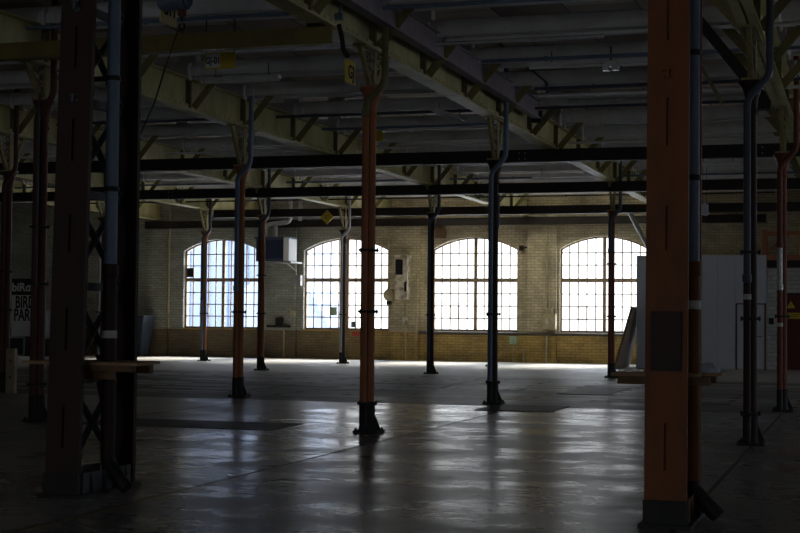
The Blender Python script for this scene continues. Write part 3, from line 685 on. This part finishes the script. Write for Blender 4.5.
tag(obj('vent_duct', MB().tube([(-7.18, 46.1, 5.09), (-6.3, 46.1, 3.45)], .07, 12), 'zinc'), 'grey slanting pipe rising from the white cubicle to the roof', 'pipe')

# ------------------------------------------------------------------ right side: white cubicle, brick partition, door
t = thing('office_cubicle', 'tall grey white panelled cubicle standing at right before the wall', 'cubicle', (-6.85, 46.4, 0))
m = MB(); ws = [0, .62, 1.24, 1.86, 2.48, 3.02]
for a, b in zip(ws, ws[1:]): m.box(a + .004, 0, .06, b - .004, .06, 3.45)
m.box(3.02, 0, 2.02, 3.92, .06, 3.45); m.box(0, .06, .06, .06, 3.2, 3.45); m.box(3.86, .06, .06, 3.92, 3.2, 3.45); m.box(0, 0, 3.45, 3.92, 3.2, 3.48); m.box(-.005, -.01, 0, 3.02, .06, .06)
obj('wall_panels', m, 'cubicle', t)
obj('door_frame', MB().box(3.02, -.02, 0, 3.07, .06, 2.02).box(3.87, -.02, 0, 3.92, .06, 2.02).box(3.02, -.02, 1.98, 3.92, .06, 2.02), 'wood_dark', t)
dd = obj('door_leaf', MB().box(3.07, .0, .02, 3.87, .04, 1.98), 'cubicle', t)
obj('door_handle', MB().tube([(3.78, -.05, 1.02), (3.78, .0, 1.02)], .015, 8).tube([(3.78, -.05, 1.02), (3.66, -.05, 1.02)], .013, 8), 'black', dd)
struct(obj('wall_partition', MB().box(-2.92, 46.9, 0, XR, 47.1, 3.1), 'white_brick'), 'white glazed brick partition')
t = thing('timber_frame', 'orange brown timber shelf frame above the white brick wall', 'frame', (0, 46.75, 0))
obj('upright', MB().box(-3.06, -.1, 2.89, -2.92, .1, 4.27), 'orange', t)
obj('upright', MB().box(-2.05, -.1, 3.14, -1.95, .1, 4.22), 'wood', t)
obj('rail', MB().box(-3.06, -.12, 3.34, XR - 6, .1, 3.5).box(-3.06, -.12, 4.1, XR - 6, .1, 4.22).bar((-2.9, -.05, 3.5), (-2.45, -.05, 4.1), .05, .09, (0, 1, 0)), 'orange', t)
obj('shelf_beam', MB().box(-2.92, -.12, 3.12, XR - 6, .14, 3.33), 'beam', t)
t = struct(link('door_1', None, None, (-2.34, 46.88, 0)), 'dark red steel door')
obj('door_leaf', MB().box(0, -.05, .02, 1.3, 0, 2.28), 'red_door', t)
obj('door_frame', MB().box(-.06, -.07, 0, 0, .0, 2.34).box(-.06, -.07, 2.28, 1.36, 0, 2.34), 'boardblack', t)
s = thing('warning_sign', 'yellow triangle warning sign on the dark red door', 'sign', (-2.22, 46.82, 1.88))
obj('sign_plate', MB().prism([(-.13, 0), (.13, 0), (0, .22)], -.01, 0), 'yellow', s); obj('sign_symbol', MB().prism([(-.02, .05), (.03, .1), (0, .1), (.02, .16), (-.03, .09), (.0, .09)], -.014, -.01), 'ink', s)
s = thing('warning_sign', 'yellow rectangular notice on the dark red door under the triangle', 'sign', (-2.12, 46.82, 1.56))
obj('sign_plate', MB().box(-.2, -.01, 0, .2, 0, .18), 'yellow', s); obj('sign_lines', MB().box(-.15, -.013, .11, .15, -.01, .13).box(-.15, -.013, .05, .1, -.01, .07), 'ink', s)
wallbox('light_switch', 'small black switch on the white brick wall', -2.8, 1.38, .14, .2, .06, 'black', 46.9)
t = thing('leaning_board', 'weathered sheet leaning against the left side of the white cubicle', 'board')
m = MB(); p = [(-7.28, 44.95, 0), (-7.28, 47.9, 0), (-6.87, 47.9, 1.9), (-6.87, 45.75, 1.86)]; d = Vector((-.03, 0, .005))
m.add([Vector(q) for q in p] + [Vector(q) + d for q in p], [(0, 1, 2, 3), (7, 6, 5, 4), (0, 4, 5, 1), (1, 5, 6, 2), (2, 6, 7, 3), (3, 7, 4, 0)])
obj('sheet', m, 'leanboard', t)
obj('edge_strip', MB().bar((-7.3, 44.93, .01), (-6.89, 45.74, 1.87), .05, .04), 'wood_dark', t)

# ------------------------------------------------------------------ tables wrapped round the laced columns
t = thing('plank_table', 'narrow plank table wrapped round the dark laced column', 'table', (-6.28, 11.35, 0))
obj('table_plank', MB().box(-.52, -.29, 1.08, .56, -.06, 1.105), 'wood', t)
obj('table_plank', MB().box(-.56, -.05, 1.08, .47, .30, 1.105), 'wood', t)
obj('support_rail', MB().box(-.30, -.27, 1.03, .5, -.2, 1.08), 'wood_dark', t); obj('support_rail', MB().box(-.3, .2, 1.0, .42, .27, 1.08), 'wood_dark', t)
obj('apron', MB().box(-.25, -.2, .96, .3, -.17, 1.04), 'wood_dark', t); obj('strut', MB().bar((-.02, .1, 1.03), (.06, .15, .55), .04, .06), 'wood_dark', t)
t = thing('plank_table', 'plank table wrapped round the big orange column, plastic lying on it', 'table', (-1.40, 11.35, 0))
obj('table_plank', MB().box(-.42, -.28, 1.08, .22, -.02, 1.105), 'wood', t); obj('table_plank', MB().box(-.2, 0, 1.08, .36, .32, 1.105), 'wood', t)
obj('support_rail', MB().box(-.38, -.24, 1.02, .3, -.17, 1.08), 'wood_dark', t); obj('support_rail', MB().box(-.36, .2, 1.02, .3, .26, 1.08), 'wood_dark', t)
m = MB(); nx, ny = 12, 9; vs = []
for a in range(nx):
    for b in range(ny):
        u, v = a / (nx - 1), b / (ny - 1); e = math.sin(math.pi * u) * math.sin(math.pi * v)
        vs.append((-.02 + .24 * u + .015 * random.uniform(-1, 1), .05 + .22 * v + .015 * random.uniform(-1, 1), 1.107 + e * (.035 + .05 * random.random()) * (.5 + u)))
m.add(vs, [(a * ny + b, (a + 1) * ny + b, (a + 1) * ny + b + 1, a * ny + b + 1) for a in range(nx - 1) for b in range(ny - 1)], True)
o = obj('plastic_sheet', m, 'plastic', None, (-1.28, 11.38, 0)); tag(o, 'crumpled pale blue plastic lying on the table at the orange column', 'plastic sheet')
o.modifiers.new('thick', 'SOLIDIFY').thickness = .003

# ------------------------------------------------------------------ left side
t = thing('waste_container', 'dark blue tapered container standing by the wall left of the windows', 'container', (-25.5, 49.0, 0))
m = MB(); lo, hi = (-.45, -.4, .45, .35), (-.68, -.5, .62, .45)
v = [(lo[0], lo[1], .05), (lo[2], lo[1], .05), (lo[2], lo[3], .05), (lo[0], lo[3], .05), (hi[0], hi[1], 1.4), (hi[2], hi[1], 1.4), (hi[2], hi[3], 1.4), (hi[0], hi[3], 1.4)]
m.add(v, [(0, 1, 2, 3), (4, 5, 6, 7), (0, 1, 5, 4), (1, 2, 6, 5), (2, 3, 7, 6), (3, 0, 4, 7)]); obj('tub', m, 'bin', t)
obj('lid', MB().box(-.7, -.54, 1.4, .65, .48, 1.48), 'bin', t)
for x in (-.35, .35):
    for y in (-.3, .25): obj('wheel', MB().tube([(x - .03, y, .06), (x + .03, y, .06)], .06, 12), 'black', t)
t = thing('display_board', 'white board lettered BIRD PARK with a black headboard, at far left', 'board', (-28.6, 47.0, 0))
obj('board_panel', MB().box(-.75, -.02, .05, .42, .02, 2.17), 'paperwhite', t)
hbd = obj('headboard', MB().box(-.75, -.03, 2.18, .42, .03, 2.76), 'boardblack', t)
text('headboard_lettering', 'biRd', .42, 'paperwhite', t, (-.36, -.036, 2.44), (P2, 0, 0), .004)
text('lettering', 'BIRD', .6, 'ink', t, (-.2, -.026, 1.9), (P2, 0, 0), .004, .62); text('lettering', 'PARK', .6, 'ink', t, (-.2, -.026, 1.44), (P2, 0, 0), .004, .62)
for x in (-.6, .3): obj('foot', MB().box(x - .03, -.3, 0, x + .03, .3, .05), 'wood_dark', t)
t = thing('white_counter', 'pale blue white low panel beside the BIRD PARK board', 'panel', (-27.95, 47.15, 0))
obj('panel', MB().box(-.2, 0, .02, .65, .05, 1.62), 'cubicle', t); obj('foot', MB().box(-.1, -.2, 0, -.04, .3, .05), 'wood_dark', t)
t = thing('grey_crate', 'grey framed box on the floor before the BIRD PARK board', 'crate', (-28.75, 46.6, 0))
obj('crate_body', MB().box(-.32, -.2, 0, .3, .2, .7), 'bin', t); obj('crate_frame', MB().box(-.34, -.22, .64, .32, -.2, .72).box(-.34, -.22, 0, .32, -.2, .06).box(-.34, -.22, 0, -.28, -.2, .72).box(.26, -.22, 0, .32, -.2, .72), 'zinc', t)
t = thing('grey_crate', 'grey framed box before the low panel right of the BIRD PARK board', 'crate', (-27.75, 46.75, 0))
obj('crate_body', MB().box(-.2, -.2, 0, .3, .2, .7), 'bin', t); obj('crate_frame', MB().box(-.22, -.22, .64, .32, -.2, .72).box(-.22, -.22, 0, -.16, -.2, .72).box(.26, -.22, 0, .32, -.2, .72), 'zinc', t)
t = thing('guard_post', 'short pale yellow board post beside the brown column at far left', 'post', (-15.45, 24.78, 0))
obj('post_board', MB().box(-.1, -.05, 0, .08, .05, .84), 'conduit', t); obj('bolt', MB().tube([(0, -.06, .62), (0, -.05, .62)], .02, 8).tube([(0, -.06, .3), (0, -.05, .3)], .02, 8), 'black', t)

# ------------------------------------------------------------------ floor plates and dark patch
tag(obj('floor_plate_patch', MB().box(-6.1, 23.55, 0, -4.85, 25.2, .012).box(-5.5, 23.55, .012, -5.46, 25.2, .016), 'plate'), 'dark steel plate on the floor before the blue-piped dark column', 'plate')
tag(obj('floor_plate_patch', MB().box(-10.4, 18.2, 0, -7.5, 19.5, .006), 'plate'), 'large thin dark patch on the floor left of the centre column', 'plate')  # thin dark box that makes this area of the floor darker

for a, b, lab in (((-8.59, 29.74), (-9.18, 35.6), 'long pale painted line on the floor left of the dark blue-piped column'), ((-6.85, 29.73), (-7.04, 31.5), 'short pale painted line on the floor right of the blue-piped column')):
    tag(obj('painted_line', MB().bar((*a, .003), (*b, .003), .09, .005), 'joist'), lab, 'floor line')
tag(obj('floor_plate_patch', MB().box(-5.9, 29.3, 0, -4.9, 32.6, .008), 'plate'), 'dark worn plate on the floor left of the big orange column', 'plate')

# ------------------------------------------------------------------ sky, camera
wd = bpy.data.worlds.new('overcast'); S.world = wd; wd.use_nodes = True
nt = wd.node_tree; bg = nt.nodes['Background']
tc = nt.nodes.new('ShaderNodeTexCoord'); sp = nt.nodes.new('ShaderNodeSeparateXYZ'); rp = nt.nodes.new('ShaderNodeValToRGB')
nt.links.new(tc.outputs['Generated'], sp.inputs[0]); nt.links.new(sp.outputs['Z'], rp.inputs['Fac']); nt.links.new(rp.outputs['Color'], bg.inputs['Color'])
rp.color_ramp.elements[0].color = (.96, .985, 1., 1); rp.color_ramp.elements[1].color = (.55, .72, 1., 1); rp.color_ramp.elements[1].position = .7
mr = nt.nodes.new('ShaderNodeMapRange'); nt.links.new(sp.outputs['Z'], mr.inputs[0])
for i, v in enumerate((.12, .6, 2.3, 9.)): mr.inputs[i + 1].default_value = v
nt.links.new(mr.outputs[0], bg.inputs['Strength'])
sl = bpy.data.lights.new('hazy_sun', 'SUN'); sl.energy = 17.; sl.angle = math.radians(22); sl.color = (1., .90, .74)
so = bpy.data.objects.new('hazy_sun', sl); COL.objects.link(so); so.rotation_euler = Vector((-.20, -.76, -.60)).to_track_quat('-Z', 'Y').to_euler()

f, yaw, pitch, roll = 1491.13, .3039440, .0340008, .0089334
c, s = math.cos(yaw), math.sin(yaw); cp, sp_ = math.cos(pitch), math.sin(pitch)
R0 = Vector((c, s, 0)); U0 = Vector((sp_ * s, -sp_ * c, cp)); F = Vector((-s * cp, c * cp, sp_))
R = math.cos(roll) * R0 + math.sin(roll) * U0; U = math.cos(roll) * U0 - math.sin(roll) * R0
cam = bpy.data.cameras.new('camera'); cam.sensor_fit = 'HORIZONTAL'; cam.sensor_width = 36; cam.lens = f / 800 * 36; cam.clip_start = .1; cam.clip_end = 500
co = bpy.data.objects.new('camera', cam); COL.objects.link(co)
mt = Matrix((R, U, -F)).transposed().to_4x4(); mt.translation = (0, 0, 1.5); co.matrix_world = mt
S.camera = co
S.view_settings.view_transform = 'Standard'; S.view_settings.look = 'None'; S.view_settings.exposure = .2; S.view_settings.gamma = 1; S.view_settings.use_curve_mapping = False
S.cycles.max_bounces = 10; S.cycles.diffuse_bounces = 6; S.cycles.glossy_bounces = 5; S.cycles.transparent_max_bounces = 12
S.cycles.use_denoising = True
